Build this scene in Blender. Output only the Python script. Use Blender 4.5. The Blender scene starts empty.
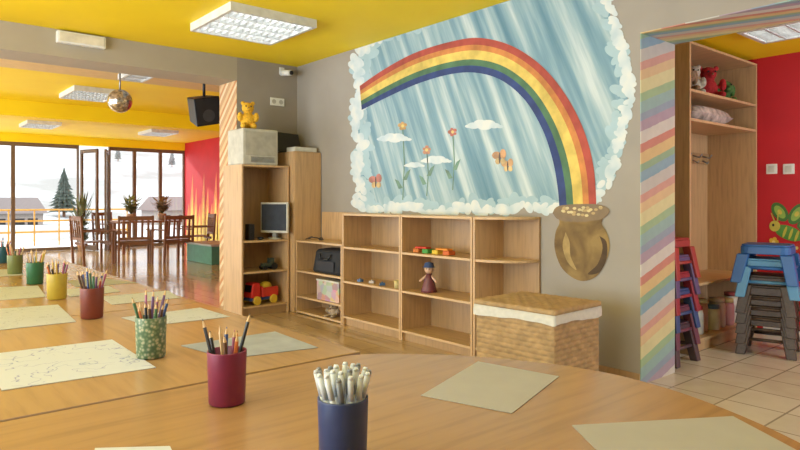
import bpy, math, random
from mathutils import Vector, Matrix, Quaternion
random.seed(7)
S=bpy.context.scene
H=1.2; F=630.0; C40=0.7653; S40=0.6437
D=3.85; YB=6.46; ZC=2.78; ZT=0.72
def ray(u,v):
    a=(u-400)/F
    return (S40+C40*a, C40-S40*a, (201-v)/F)
def P(u,v,z):
    r=ray(u,v); t=(z-H)/r[2]; return (r[0]*t,r[1]*t)
def PX(u,v,x=D):
    r=ray(u,v); t=x/r[0]; return (r[1]*t,H+r[2]*t)
def PY(u,v,y=YB):
    r=ray(u,v); t=y/r[1]; return (r[0]*t,H+r[2]*t)
def lin(c):
    o=[]
    for k in c:
        k=k/255.0
        o.append(k/12.92 if k<=0.04045 else ((k+0.055)/1.055)**2.4)
    return (o[0],o[1],o[2],1)
# ------------------------------------------------------------ materials
def nt(name):
    m=bpy.data.materials.new(name); m.use_nodes=True
    n=m.node_tree; b=n.nodes['Principled BSDF']; return m,n,b
def mat(name,rgb,rough=0.5,metal=0.0,var=0.08,scale=12,bump=0.0,emit=0,spec=0.5,stretch=(1,1,1)):
    m,n,b=nt(name)
    b.inputs['Roughness'].default_value=rough; b.inputs['Metallic'].default_value=metal
    b.inputs['Specular IOR Level'].default_value=spec
    tc=n.nodes.new('ShaderNodeTexCoord'); mp=n.nodes.new('ShaderNodeMapping'); mp.inputs['Scale'].default_value=stretch
    n.links.new(tc.outputs['Object'],mp.inputs['Vector'])
    nz=n.nodes.new('ShaderNodeTexNoise'); nz.inputs['Scale'].default_value=scale; nz.inputs['Detail'].default_value=4
    n.links.new(mp.outputs['Vector'],nz.inputs['Vector'])
    r=n.nodes.new('ShaderNodeValToRGB'); c=lin(rgb)
    r.color_ramp.elements[0].position=0.3; r.color_ramp.elements[1].position=0.7
    r.color_ramp.elements[0].color=tuple(max(0,k*(1-2*var)) for k in c[:3])+(1,)
    r.color_ramp.elements[1].color=tuple(min(1,k*(1+1.2*var)) for k in c[:3])+(1,)
    n.links.new(nz.outputs['Fac'],r.inputs['Fac']); n.links.new(r.outputs['Color'],b.inputs['Base Color'])
    if bump>0:
        bp=n.nodes.new('ShaderNodeBump'); bp.inputs['Strength'].default_value=bump; bp.inputs['Distance'].default_value=0.01
        n.links.new(nz.outputs['Fac'],bp.inputs['Height']); n.links.new(bp.outputs['Normal'],b.inputs['Normal'])
    if emit>0:
        n.links.new(r.outputs['Color'],b.inputs['Emission Color']); b.inputs['Emission Strength'].default_value=emit
    return m
def ramp(n,stops,interp='LINEAR'):
    r=n.nodes.new('ShaderNodeValToRGB'); cr=r.color_ramp; cr.interpolation=interp
    while len(cr.elements)<len(stops): cr.elements.new(0.5)
    for e,(p,c) in zip(cr.elements,stops): e.position=p; e.color=lin(c)
    return r
def stripes(name,dirv,freq,cols,rough=0.6,blur=0.03):
    """diagonal painted stripes along dirv"""
    m,n,b=nt(name); b.inputs['Roughness'].default_value=rough
    tc=n.nodes.new('ShaderNodeTexCoord')
    d=n.nodes.new('ShaderNodeVectorMath'); d.operation='DOT_PRODUCT'; d.inputs[1].default_value=dirv
    n.links.new(tc.outputs['Object'],d.inputs[0])
    nz=n.nodes.new('ShaderNodeTexNoise'); nz.inputs['Scale'].default_value=14; nz.inputs['Detail'].default_value=5
    n.links.new(tc.outputs['Object'],nz.inputs['Vector'])
    ad=n.nodes.new('ShaderNodeMath'); ad.operation='MULTIPLY_ADD'; ad.inputs[1].default_value=blur
    n.links.new(nz.outputs['Fac'],ad.inputs[0]); n.links.new(d.outputs['Value'],ad.inputs[2])
    mu=n.nodes.new('ShaderNodeMath'); mu.operation='MULTIPLY'; mu.inputs[1].default_value=freq
    n.links.new(ad.outputs[0],mu.inputs[0])
    fr=n.nodes.new('ShaderNodeMath'); fr.operation='FRACT'; n.links.new(mu.outputs[0],fr.inputs[0])
    k=len(cols); ws=[0.8+0.5*((i*7)%5)/4 for i in range(k)]; tot=sum(ws); ps=[sum(ws[:i])/tot for i in range(k)]
    r=ramp(n,[(p,c) for p,c in zip(ps,cols)],'CONSTANT')
    n.links.new(fr.outputs[0],r.inputs['Fac'])
    mx=n.nodes.new('ShaderNodeMixRGB'); mx.inputs['Fac'].default_value=0.2; mx.blend_type='MULTIPLY'
    n.links.new(r.outputs['Color'],mx.inputs[1]); n.links.new(nz.outputs['Fac'],mx.inputs[2])
    n.links.new(mx.outputs[0],b.inputs['Base Color']); return m
def wood(name,rgb,rough=0.35,stretch=(9,0.7,9),var=0.07,scale=5,bump=0.0):
    m,n,b=nt(name); b.inputs['Roughness'].default_value=rough
    tc=n.nodes.new('ShaderNodeTexCoord'); mp=n.nodes.new('ShaderNodeMapping'); mp.inputs['Scale'].default_value=stretch
    n.links.new(tc.outputs['Object'],mp.inputs['Vector'])
    nz=n.nodes.new('ShaderNodeTexNoise'); nz.inputs['Scale'].default_value=scale; nz.inputs['Detail'].default_value=8; nz.inputs['Distortion'].default_value=0.4
    n.links.new(mp.outputs['Vector'],nz.inputs['Vector'])
    a=tuple(int(k*(1-var)) for k in rgb); c=tuple(min(255,int(k*(1+var*0.5))) for k in rgb)
    r=ramp(n,[(0.32,a),(0.5,rgb),(0.68,c)]); n.links.new(nz.outputs['Fac'],r.inputs['Fac'])
    n.links.new(r.outputs['Color'],b.inputs['Base Color'])
    return m
def brick(name,c1,c2,mortar,bw,rh,ms,off=0.5,rough=0.3,rot=0.0,var=None):
    m,n,b=nt(name); b.inputs['Roughness'].default_value=rough
    tc=n.nodes.new('ShaderNodeTexCoord'); mp=n.nodes.new('ShaderNodeMapping'); mp.inputs['Rotation'].default_value=(0,0,rot)
    n.links.new(tc.outputs['Object'],mp.inputs['Vector'])
    t=n.nodes.new('ShaderNodeTexBrick'); t.offset=off
    t.inputs['Color1'].default_value=lin(c1); t.inputs['Color2'].default_value=lin(c2); t.inputs['Mortar'].default_value=lin(mortar)
    t.inputs['Scale'].default_value=1; t.inputs['Brick Width'].default_value=bw; t.inputs['Row Height'].default_value=rh
    t.inputs['Mortar Size'].default_value=ms
    n.links.new(mp.outputs['Vector'],t.inputs['Vector'])
    nz=n.nodes.new('ShaderNodeTexNoise'); nz.inputs['Scale'].default_value=6; nz.inputs['Detail'].default_value=6
    n.links.new(mp.outputs['Vector'],nz.inputs['Vector'])
    mx=n.nodes.new('ShaderNodeMixRGB'); mx.blend_type='OVERLAY'; mx.inputs['Fac'].default_value=0.18
    n.links.new(t.outputs['Color'],mx.inputs[1]); n.links.new(nz.outputs['Fac'],mx.inputs[2])
    n.links.new(mx.outputs[0],b.inputs['Base Color']); return m
M={}
M['grey']=mat('wall_grey_paint',(154,146,136),0.75,var=0.03,scale=3,bump=0.03)
M['beige']=mat('header_beige_paint',(174,164,146),0.75,var=0.03,scale=3)
M['yellow']=mat('ceiling_yellow_paint',(255,222,16),0.6,var=0.02,scale=2)
M['red']=mat('wall_red_paint',(200,24,38),0.6,var=0.04,scale=3)
M['white']=mat('white_plastic',(235,235,230),0.4,var=0.02)
M['wood']=wood('beech_laminate',(198,164,122),0.45)
M['woodv']=wood('beech_laminate_vertical',(194,158,116),0.45,stretch=(9,9,0.7))
M['woodd']=wood('beech_back_panel',(170,136,96),0.5,stretch=(9,9,0.7))
M['tabletop']=wood('beech_table_laminate',(162,128,88),0.25,stretch=(10,0.8,10),var=0.06,scale=4)
M['tabletop2']=wood('beech_table_laminate_cross',(156,121,82),0.25,stretch=(0.8,10,10),var=0.06,scale=4)
M['edge']=wood('table_edge_band',(130,98,64),0.4)
M['metal']=mat('grey_metal',(150,150,150),0.35,0.8)
M['darkmetal']=mat('dark_metal',(50,50,52),0.4,0.6)
M['black']=mat('black_plastic',(22,22,24),0.45)
M['darkwood']=wood('dark_stained_wood',(124,82,54),0.45)
M['frame']=wood('brown_window_frame',(112,90,72),0.5)
M['orange']=stripes('orange_stripe_paint',(0,0.9,1.0),4.2,[(196,132,80),(214,182,134),(194,148,102),(222,200,160)],blur=0.01)
pc=[(204,156,144),(214,186,144),(212,206,158),(156,184,146),(146,178,176),(144,160,178),(170,152,168),(206,202,194),(198,134,120),(212,186,134),(144,174,144),(134,166,182),(192,190,184)]
M['pastel']=stripes('pastel_rainbow_paint',(0.32,0,-1.0),1.15,pc,blur=0.012)
M['pastely']=stripes('pastel_rainbow_soffit_paint',(1.0,0.3,0),1.5,pc,blur=0.012)
M['parquet']=brick('laminate_floor',(192,166,136),(178,152,122),(136,112,86),1.2,0.19,0.003,0.4,0.12,rot=math.pi/2)
M['tile']=brick('beige_floor_tiles',(208,200,186),(196,186,170),(146,136,122),0.33,0.33,0.006,0.0,0.2)
M['paper']=mat('grey_paper',(158,155,152),0.8,var=0.02)
M['snow']=mat('snow',(236,239,244),0.8,var=0.04,scale=0.3)
m,n,bb=nt('snowy_hillside'); bb.inputs['Roughness'].default_value=0.9
tc=n.nodes.new('ShaderNodeTexCoord'); nz=n.nodes.new('ShaderNodeTexNoise'); nz.inputs['Scale'].default_value=0.12; nz.inputs['Detail'].default_value=5; nz.inputs['Roughness'].default_value=0.55
n.links.new(tc.outputs['Object'],nz.inputs['Vector']); rp=ramp(n,[(0.38,(144,144,140)),(0.5,(172,174,174)),(0.6,(200,204,206))]); n.links.new(nz.outputs['Fac'],rp.inputs['Fac']); n.links.new(rp.outputs['Color'],bb.inputs['Base Color'])
M['hill']=m
M['conifer']=mat('conifer_green',(76,88,80),0.9,var=0.2,scale=2)
M['glass'],_n,_b=nt('window_glass')
_n.nodes.remove(_b); _t=_n.nodes.new('ShaderNodeBsdfTransparent'); _g=_n.nodes.new('ShaderNodeBsdfGlossy'); _g.inputs['Roughness'].default_value=0.02
_mx=_n.nodes.new('ShaderNodeMixShader'); _mx.inputs[0].default_value=0.05
_n.links.new(_t.outputs[0],_mx.inputs[1]); _n.links.new(_g.outputs[0],_mx.inputs[2]); _n.links.new(_mx.outputs[0],_n.nodes['Material Output'].inputs['Surface'])
_cc={}
def col(rgb,rough=0.45,**k):
    key=(rgb,rough,tuple(k.items()))
    if key not in _cc: _cc[key]=mat('paint_%d_%d_%d'%rgb,rgb,rough,**k)
    return _cc[key]
# ------------------------------------------------------------ mesh builder
class MB:
    def __init__(s): s.v=[];s.f=[];s.mi=[];s.sm=[]
    def add(s,vs,fs,m=0,sm=False):
        o=len(s.v); s.v+= [tuple(x) for x in vs]
        for f in fs: s.f.append([i+o for i in f]); s.mi.append(m); s.sm.append(sm)
        return s
    def box(s,x0,x1,y0,y1,z0,z1,m=0):
        return s.add([(x0,y0,z0),(x1,y0,z0),(x1,y1,z0),(x0,y1,z0),(x0,y0,z1),(x1,y0,z1),(x1,y1,z1),(x0,y1,z1)],
          [(3,2,1,0),(4,5,6,7),(0,1,5,4),(1,2,6,5),(2,3,7,6),(3,0,4,7)],m)
    def hexa(s,b,t,m=0):
        return s.add(list(b)+list(t),[(3,2,1,0),(4,5,6,7),(0,1,5,4),(1,2,6,5),(2,3,7,6),(3,0,4,7)],m)
    def cyl(s,p0,p1,r0,r1=None,n=12,m=0,sm=True):
        if r1 is None: r1=r0
        p0=Vector(p0);p1=Vector(p1); d=(p1-p0).normalized()
        a=Vector((0,0,1)) if abs(d.z)<0.9 else Vector((1,0,0))
        x=d.cross(a).normalized(); y=d.cross(x)
        vs=[]
        for p,r in((p0,r0),(p1,r1)):
            for i in range(n):
                t=2*math.pi*i/n; vs.append(p+x*math.cos(t)*r+y*math.sin(t)*r)
        s.add(vs,[(i,i+n,(i+1)%n+n,(i+1)%n) for i in range(n)],m,sm)
        o=len(s.v)-2*n
        s.f.append([o+i for i in range(n)]); s.mi.append(m); s.sm.append(False)
        s.f.append([o+n+i for i in reversed(range(n))]); s.mi.append(m); s.sm.append(False)
        return s
    def lathe(s,pr,n=24,m=0,c=(0,0,0),sm=True):
        vs=[]
        for r,z in pr:
            for i in range(n):
                t=2*math.pi*i/n; vs.append((c[0]+r*math.cos(t),c[1]+r*math.sin(t),c[2]+z))
        fs=[]
        for k in range(len(pr)-1):
            for i in range(n): fs.append((k*n+i,k*n+(i+1)%n,(k+1)*n+(i+1)%n,(k+1)*n+i))
        return s.add(vs,fs,m,sm)
    def sph(s,c,r,m=0,n=14,k=9):
        if not isinstance(r,(tuple,list)): r=(r,r,r)
        vs=[(c[0],c[1],c[2]-r[2])]
        for j in range(1,k):
            ph=-math.pi/2+math.pi*j/k
            for i in range(n):
                t=2*math.pi*i/n; vs.append((c[0]+r[0]*math.cos(ph)*math.cos(t),c[1]+r[1]*math.cos(ph)*math.sin(t),c[2]+r[2]*math.sin(ph)))
        vs.append((c[0],c[1],c[2]+r[2])); fs=[]
        for i in range(n): fs.append((0,1+(i+1)%n,1+i))
        for j in range(k-2):
            for i in range(n):
                a=1+j*n+i;b=1+j*n+(i+1)%n; fs.append((a,b,b+n,a+n))
        L=len(vs)-1
        for i in range(n): fs.append((L,1+(k-2)*n+i,1+(k-2)*n+(i+1)%n))
        return s.add(vs,fs,m,True)
    def prism(s,poly,z0,z1,m=0,ms=None):
        n=len(poly)
        ar=sum(poly[i][0]*poly[(i+1)%n][1]-poly[(i+1)%n][0]*poly[i][1] for i in range(n))
        if ar<0: poly=poly[::-1]
        vs=[(x,y,z0) for x,y in poly]+[(x,y,z1) for x,y in poly]
        s.add(vs,[tuple(reversed(range(n))),tuple(range(n,2*n))],m)
        o=len(s.v)-2*n
        for i in range(n):
            s.f.append([o+i,o+(i+1)%n,o+(i+1)%n+n,o+i+n]); s.mi.append(m if ms is None else ms); s.sm.append(False)
        return s
    def tube(s,pts,r,n=8,m=0):
        for a,b in zip(pts[:-1],pts[1:]): s.cyl(a,b,r,r,n,m)
        return s
    def obj(s,name,mats,parent=None,loc=(0,0,0),rot=0,bevel=0,label=None,cat=None,kind=None,group=None,remesh=0,seg=2):
        me=bpy.data.meshes.new(name); me.from_pydata(s.v,[],s.f)
        if not isinstance(mats,(list,tuple)): mats=[mats]
        for q in mats: me.materials.append(q)
        for p,i,sm in zip(me.polygons,s.mi,s.sm): p.material_index=i; p.use_smooth=sm
        me.update()
        o=bpy.data.objects.new(name,me); S.collection.objects.link(o)
        o.location=loc
        if rot: o.rotation_euler=(0,0,rot)
        if parent: o.parent=parent
        if bevel: b=o.modifiers.new('bevel','BEVEL'); b.width=bevel; b.segments=seg; b.limit_method='ANGLE'
        if remesh:
            r=o.modifiers.new('remesh','REMESH'); r.mode='VOXEL'; r.voxel_size=remesh; r.use_smooth_shade=True
        tag(o,label,cat,kind,group); return o
def tag(o,label=None,cat=None,kind=None,group=None):
    if label:o['label']=label
    if cat:o['category']=cat
    if kind:o['kind']=kind
    if group:o['group']=group
def thing(name,label,cat,loc=(0,0,0),rot=0,group=None):
    o=bpy.data.objects.new(name,None); o.empty_display_size=0.05; S.collection.objects.link(o)
    o.location=loc; o.rotation_euler=(0,0,rot); tag(o,label,cat,None,group); return o
def dup(src,loc,rot=None,label=None):
    def rec(o,par):
        c=o.copy(); S.collection.objects.link(c)
        if par: c.parent=par
        for ch in o.children: rec(ch,c)
        return c
    c=rec(src,None); c.location=loc
    if rot is not None: c.rotation_euler=(0,0,rot)
    if label: c['label']=label
    return c
def sbox(name,a,m,**k):
    b=MB().box(*a); return b.obj(name,m,kind='structure',**k)
# ------------------------------------------------------------ room shell
sbox('floor',(-5,D+0.456,2.14,17,-0.1,0),M['parquet'])
sbox('floor_tiled',(-5,6.3,-4,2.14,-0.1,0),M['tile'])
sbox('floor_hall',(D+0.456,6.3,2.14,2.75,-0.1,0),M['tile'])
sbox('floor_far',(D+0.456,6.7,6.9,17,-0.1,0),M['parquet'])
sbox('ceiling',(-5,D,-4,YB,ZC,ZC+0.1),M['yellow'])
sbox('ceiling_far_beige',(-5,6.7,6.9,8.7,ZC,ZC+0.1),mat('ceiling_tan',(222,190,130),0.6,var=0.03))
sbox('ceiling_far',(-5,6.7,8.7,17,ZC,ZC+0.1),M['yellow'])
sbox('ceiling_hall',(D+0.456,6.3,-4,2.75,2.5,2.6),M['yellow'])
sbox('trim_beam',(-5,6.7,11.4,11.8,2.53,ZC),M['yellow'])
sbox('wall_left',(-5.1,-5,-4,17,0,ZC+0.1),M['grey'])
sbox('wall_rear',(-5.1,6.3,-4.1,-4,0,ZC+0.1),M['grey'])
sbox('wall_rainbow',(D,D+0.456,2.14,YB+0.44,0,ZC),M['grey'])
b=MB().box(D,D+0.456,-4,2.14,2.3,ZC,0); o=b.obj('wall_rainbow_header',[M['grey']],kind='structure')
sbox('trim_soffit_paint',(D+0.001,D+0.455,-3.99,2.139,2.294,2.2999),M['pastely'])
sbox('trim_jamb_paint',(D+0.001,D+0.4559,2.134,2.1399,0,2.294),M['pastel'])
sbox('wall_back',(3.09,D,YB,YB+0.44,0,ZC),M['grey'])
sbox('wall_back_header',(-5,3.09,YB,YB+0.44,2.53,ZC),M['beige'])
sbox('trim_jamb_stripes',(3.084,3.0899,YB,YB+0.44,0,2.53),M['orange'])
sbox('wall_far_right',(6.6,6.75,6.9,17.1,0,ZC),M['red'])
sbox('wall_far_side',(D+0.456,6.6,6.8,6.9,0,ZC),M['beige'])
sbox('wall_window_header',(-5,6.6,17,17.2,2.58,ZC+0.1),M['yellow'])
sbox('wall_hall_back',(D+0.456,6.3,2.75,2.85,0,2.5),M['beige'])
sbox('wall_hall_red',(6.2,6.3,-4,2.75,0,2.5),M['red'])
sbox('baseboard_rainbow',(D-0.012,D,2.14,2.72,0,0.07),M['woodd'])
sbox('baseboard_hall',(6.188,6.2,-4,2.25,0,0.07),M['white'])
# windows far
def window(i,x0,x1,z1=2.58,mid=None):
    b=MB(); w=0.04
    b.box(x0,x0+w,17.02,17.1,0,z1); b.box(x1-w,x1,17.02,17.1,0,z1); b.box(x0+w,x1-w,17.02,17.1,z1-0.09,z1); b.box(x0+w,x1-w,17.02,17.1,0,0.08)
    b.box(x0+w,x1-w,17.055,17.06,0.08,z1-0.09,1)
    b.obj('window_%d'%i,[M['frame'],M['glass']],kind='structure')
window(7,-5.0,-3.2);window(8,-3.2,-1.5)
window(1,-1.5,0.6);window(2,0.6,2.55);window(3,2.55,3.95)
window(4,4.65,5.28);window(5,5.28,5.95);window(6,5.95,6.6)
dr=MB(); w=0.06; L=0.75
dr.box(0,w,-0.025,0.025,0,2.45);dr.box(L-w,L,-0.025,0.025,0,2.45);dr.box(w,L-w,-0.025,0.025,2.36,2.45);dr.box(w,L-w,-0.025,0.025,0,0.12);dr.box(w,L-w,-0.004,0.004,0.12,2.36,1)
dr.obj('door_1',[M['frame'],M['glass']],loc=(3.99,16.98,0.01),rot=math.radians(-75),kind='structure')
dr.obj('door_2',[M['frame'],M['glass']],loc=(4.62,16.98,0.01),rot=math.radians(-110),kind='structure')
# ------------------------------------------------------------ outside
MB().box(-14,16,17.21,21.5,-0.1,-0.02).obj('terrace',M['snow'],label='snow-dusted terrace outside the glass wall',cat='terrace',kind='stuff')
v=[];f=[];nx=40;ny=26
def hz(x,j): return -0.5+ (max(0,(j-6))**1.1)*0.62+math.sin(x*0.09+2)*0.05*j+math.sin(x*.03+j*.4)*0.3
for j in range(ny):
    for i in range(nx):
        x=-60+i*5; y=21.5+j*4
        v.append((x,y,hz(x,j) if j>0 else -0.1))
for j in range(ny-1):
    for i in range(nx-1): a=j*nx+i; f.append((a,a+1,a+nx+1,a+nx))
MB().add(v,f,0,True).obj('snowy_hillside',M['hill'],label='snow-covered hillside seen through the glass wall',cat='hill',kind='stuff')
tree=thing('conifer_tree','dark conifer tree standing on the snowy hillside','tree')
b=MB(); rt=random.Random(5)
for k in range(13):
    z=0.3+k*0.36; r=1.25*(1-k/13.8)
    n=26; vs=[(0,0,z+0.8)]
    for i in range(n):
        t=2*math.pi*i/n; rr=r*((1 if i%2 else 0.6)+rt.uniform(-.14,.14)); vs.append((rr*math.cos(t),rr*math.sin(t),z-(0.14 if i%2 else 0)+rt.uniform(-.08,.08)))
    b.add(vs,[(0,1+i,1+(i+1)%n) for i in range(n)]+[tuple(range(n,0,-1))])
b.obj('foliage',M['conifer'],parent=tree); MB().cyl((0,0,-1.2),(0,0,0.9),0.12,n=8).obj('trunk',M['darkwood'],parent=tree)
r=ray(64,190); tree.location=(r[0]*44,r[1]*44,0.3); tree.scale=(0.85,0.85,0.62)
c2=dup(tree,(0,0,0)); fo=[q for q in c2.children if q.name.startswith('foliage')][0]; fo.material_slots[0].link='OBJECT'; fo.material_slots[0].material=mat('conifer_haze_tint',(138,142,140),0.9)  # paler foliage colour stands in for haze over the distance
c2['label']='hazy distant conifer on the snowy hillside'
for i,(u,t,sc) in enumerate(((118,78,0.4),(172,80,.45),(22,84,.4))):
    r=ray(u,190); y=r[1]*t; c=c2 if i==0 else dup(c2,(0,0,0)); c.location=(r[0]*t,y,hz(r[0]*t,(y-21.5)/4)+0.2); c.scale=(sc,sc,sc)
def house(u,t,w,h,colr):
    r=ray(u,200); th=thing('house','distant low house with a dark roof in the snow','house',(r[0]*t,r[1]*t,-0.6))
    b=MB().box(-w/2,w/2,-1.5,1.5,0,h)
    for k in (-0.3,0.05,0.3): b.box(w*k-0.25,w*k+0.25,-1.52,-1.49,h*0.4,h*0.75,1)
    b.obj('wall',[col(colr),M['darkmetal']],parent=th)
    MB().add([(-w/2-.2,-1.8,h),(w/2+.2,-1.8,h),(w/2+.2,1.8,h),(-w/2-.2,1.8,h),(-w/2,0,h+0.9),(w/2,0,h+0.9)],[(0,1,5,4),(2,3,4,5),(0,4,3),(1,2,5),(3,2,1,0)]).obj('roof',col((110,98,94)),parent=th)
house(12,36,2.6,1.1,(160,150,142)); house(38,52,2.8,1.0,(150,134,126)); house(172,42,3,1.2,(150,142,136))
rl=thing('terrace_railing','yellow metal railing along the snowy terrace','railing',(0,19.4,-0.02))
b=MB()
for k in range(14): x=-2+k*0.6; b.cyl((x,0,0),(x,0,1.0),0.02,n=8)
b.obj('post',col((205,150,50)),parent=rl)
for z in (0.98,0.68,0.38): MB().cyl((-2,0,z),(5.9,0,z),0.025,n=8).obj('rail',col((205,150,50)),parent=rl)
# ------------------------------------------------------------ mural
def wp(pts,off,b,m=0):
    vs=[]
    for u,vv in pts:
        y,z=PX(u,vv); z=min(z,ZC-0.004); vs.append((D-off,y,z))
    n=len(vs)
    ar=sum(vs[i][1]*vs[(i+1)%n][2]-vs[(i+1)%n][1]*vs[i][2] for i in range(n))
    idx=list(range(n))
    if ar>0: idx.reverse()
    b.add(vs,[idx],m); return b
def circ(cx,cy,rx,ry,n=10): return [(cx+rx*math.cos(2*math.pi*i/n),cy+ry*math.sin(2*math.pi*i/n)) for i in range(n)]
mural=thing('wall_mural','painted rainbow wall mural with clouds and pot of gold','mural')
m,n,bb=nt('mural_cloud_paint'); bb.inputs['Roughness'].default_value=0.85
tc=n.nodes.new('ShaderNodeTexCoord')
nz=n.nodes.new('ShaderNodeTexNoise'); nz.inputs['Scale'].default_value=7; nz.inputs['Detail'].default_value=2; nz.inputs['Distortion'].default_value=0.2
n.links.new(tc.outputs['Object'],nz.inputs['Vector'])
rp=ramp(n,[(0.32,(182,198,204)),(0.5,(202,210,212)),(0.62,(214,216,212))]); n.links.new(nz.outputs['Fac'],rp.inputs['Fac']); n.links.new(rp.outputs['Color'],bb.inputs['Base Color'])
M['cloud']=m
M['cloudsoft']=mat('mural_cloud_wash',(164,188,196),0.85,var=0.05,scale=5)
m,n,bb=nt('mural_sky_paint'); bb.inputs['Roughness'].default_value=0.85
tc=n.nodes.new('ShaderNodeTexCoord'); mp=n.nodes.new('ShaderNodeMapping'); mp.vector_type='TEXTURE'
mp.inputs['Rotation'].default_value=(math.radians(-24),0,0); mp.inputs['Scale'].default_value=(1,0.13,2.0)
nz=n.nodes.new('ShaderNodeTexNoise'); nz.inputs['Scale'].default_value=1.1; nz.inputs['Detail'].default_value=4; nz.inputs['Roughness'].default_value=0.55
n.links.new(tc.outputs['Object'],mp.inputs['Vector']); n.links.new(mp.outputs['Vector'],nz.inputs['Vector'])
rp=ramp(n,[(0.3,(92,130,148)),(0.46,(122,154,168)),(0.57,(154,177,184)),(0.7,(198,208,208))]); n.links.new(nz.outputs['Fac'],rp.inputs['Fac']); n.links.new(rp.outputs['Color'],bb.inputs['Base Color'])
M['msky']=m
line=[(360,208),(361,190),(356,170),(360,145),(355,118),(361,92),(357,68),(364,44),(392,30),(430,12),(472,-2),(520,-18),(560,-32),(593,-40),(605,-8),(611,18),(621,45),(627,75),(628,105),(620,132),(616,155),(608,180),(594,203),(575,209),(548,208),(520,207),(495,211),(465,208),(440,213),(410,208),(380,210)]
b=MB(); wp(line,0.001,b); b.obj('painted_sky',M['msky'],parent=mural)
rnd=random.Random(3); L_=line+[line[0]]
def fringe(name,mt,off0,jx,jy,s0,s1,step,inward):
    b=MB(); q=0
    for a,c in zip(L_[:-1],L_[1:]):
        a=Vector(a);c=Vector(c); k=max(1,int((c-a).length/step))
        for j in range(k):
            p=a.lerp(c,j/k); ctr=(Vector((490,110))-p).normalized()*inward
            p=p+ctr+Vector((rnd.uniform(-jx,jx),rnd.uniform(-jy,jy))); s=rnd.uniform(s0,s1)
            an=rnd.uniform(0,3.1); ca,sa=math.cos(an),math.sin(an)
            wp([(p.x+s*1.3*math.cos(t*.3142)*ca-s*.8*math.sin(t*.3142)*sa,p.y+s*1.3*math.cos(t*.3142)*sa+s*.8*math.sin(t*.3142)*ca) for t in range(20)],off0+0.000001*q,b); q+=1
    b.obj(name,mt,parent=mural)
fringe('cloud_wash',M['cloudsoft'],0.0012,6,4,2.5,6.5,3,5)
fringe('cloud_border',M['cloud'],0.0026,4,3,2.5,6.0,3,0)
def cr(pts,k=8):
    out=[]; n=len(pts)
    for i in range(n-1):
        p0=Vector(pts[max(0,i-1)]);p1=Vector(pts[i]);p2=Vector(pts[i+1]);p3=Vector(pts[min(n-1,i+2)])
        for j in range(k):
            t=j/k; out.append(0.5*((2*p1)+(-p0+p2)*t+(2*p0-5*p1+4*p2-p3)*t*t+(-p0+3*p1-3*p2+p3)*t**3))
    out.append(Vector(pts[-1])); return out
oa=cr([(360,86),(385,69),(415,53),(450,42),(480,38),(512,46),(542,66),(566,95),(584,130),(594,168),(597,212)])
ia=cr([(362,110),(390,96),(420,83),(452,74),(478,73),(503,81),(526,101),(543,130),(553,160),(558,188),(560,212)])
b=MB(); cuts=[0,0.2,0.36,0.62,0.8,1.0]
for k in range(5):
    for i in range(len(oa)-1):
        q=[oa[i].lerp(ia[i],cuts[k]),oa[i+1].lerp(ia[i+1],cuts[k]),oa[i+1].lerp(ia[i+1],cuts[k+1]),oa[i].lerp(ia[i],cuts[k+1])]
        wp([tuple(x) for x in q],0.0042,b,k)
b.obj('rainbow',[mat('rainbow_'+nn,c,0.8,var=0.14,scale=9) for nn,c in (('red',(170,76,64)),('orange',(198,128,70)),('yellow',(216,188,98)),('green',(80,116,86)),('blue',(52,68,118)))],parent=mural)
m,n,bb=nt('pot_paint'); bb.inputs['Roughness'].default_value=0.8
tc=n.nodes.new('ShaderNodeTexCoord'); nz=n.nodes.new('ShaderNodeTexNoise'); nz.inputs['Scale'].default_value=5; nz.inputs['Detail'].default_value=5; nz.inputs['Distortion'].default_value=0.6; n.links.new(tc.outputs['Object'],nz.inputs['Vector'])
rp=ramp(n,[(0.3,(90,68,42)),(0.5,(122,97,58)),(0.7,(148,122,74))]); n.links.new(nz.outputs['Fac'],rp.inputs['Fac']); n.links.new(rp.outputs['Color'],bb.inputs['Base Color'])
pot=[tuple(x) for x in cr([(556,213),(560,222),(556,232),(555,248),(561,266),(572,277),(584,281),(597,276),(606,262),(610,246),(607,232),(602,223),(607,212)],4)]
pt=MB(); wp(pot,0.005,pt,0)
wp([tuple(x) for x in cr([(566,232),(563,246),(568,262),(577,270),(571,256),(570,242),(566,232)],4)][:-1],0.0053,pt,1)
wp([tuple(x) for x in cr([(600,236),(603,248),(598,264),(588,274),(600,272),(607,258),(607,242),(600,236)],4)][:-1],0.0053,pt,2)
pto=pt.obj('pot',[m,mat('pot_highlight',(164,138,88),0.8,var=0.15,scale=14),mat('pot_shade',(80,60,38),0.8,var=0.15,scale=14)],parent=mural)
b=MB(); wp([tuple(x) for x in cr([(553,213),(559,206),(582,204),(602,205),(610,211),(602,219),(580,222),(560,220),(553,213)],4)][:-1],0.0056,b,0)
for k in range(26):
    cx=562+random.random()*40; cy=207+random.random()*9
    wp([(cx+2.0*math.cos(t*math.pi/4),cy+1.4*math.sin(t*math.pi/4)) for t in range(8)],0.0058+k*0.00002,b,1+k%2)
b.obj('gold_coins',[col((120,94,50)),col((200,180,122)),col((174,144,84))],parent=mural)
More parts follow.
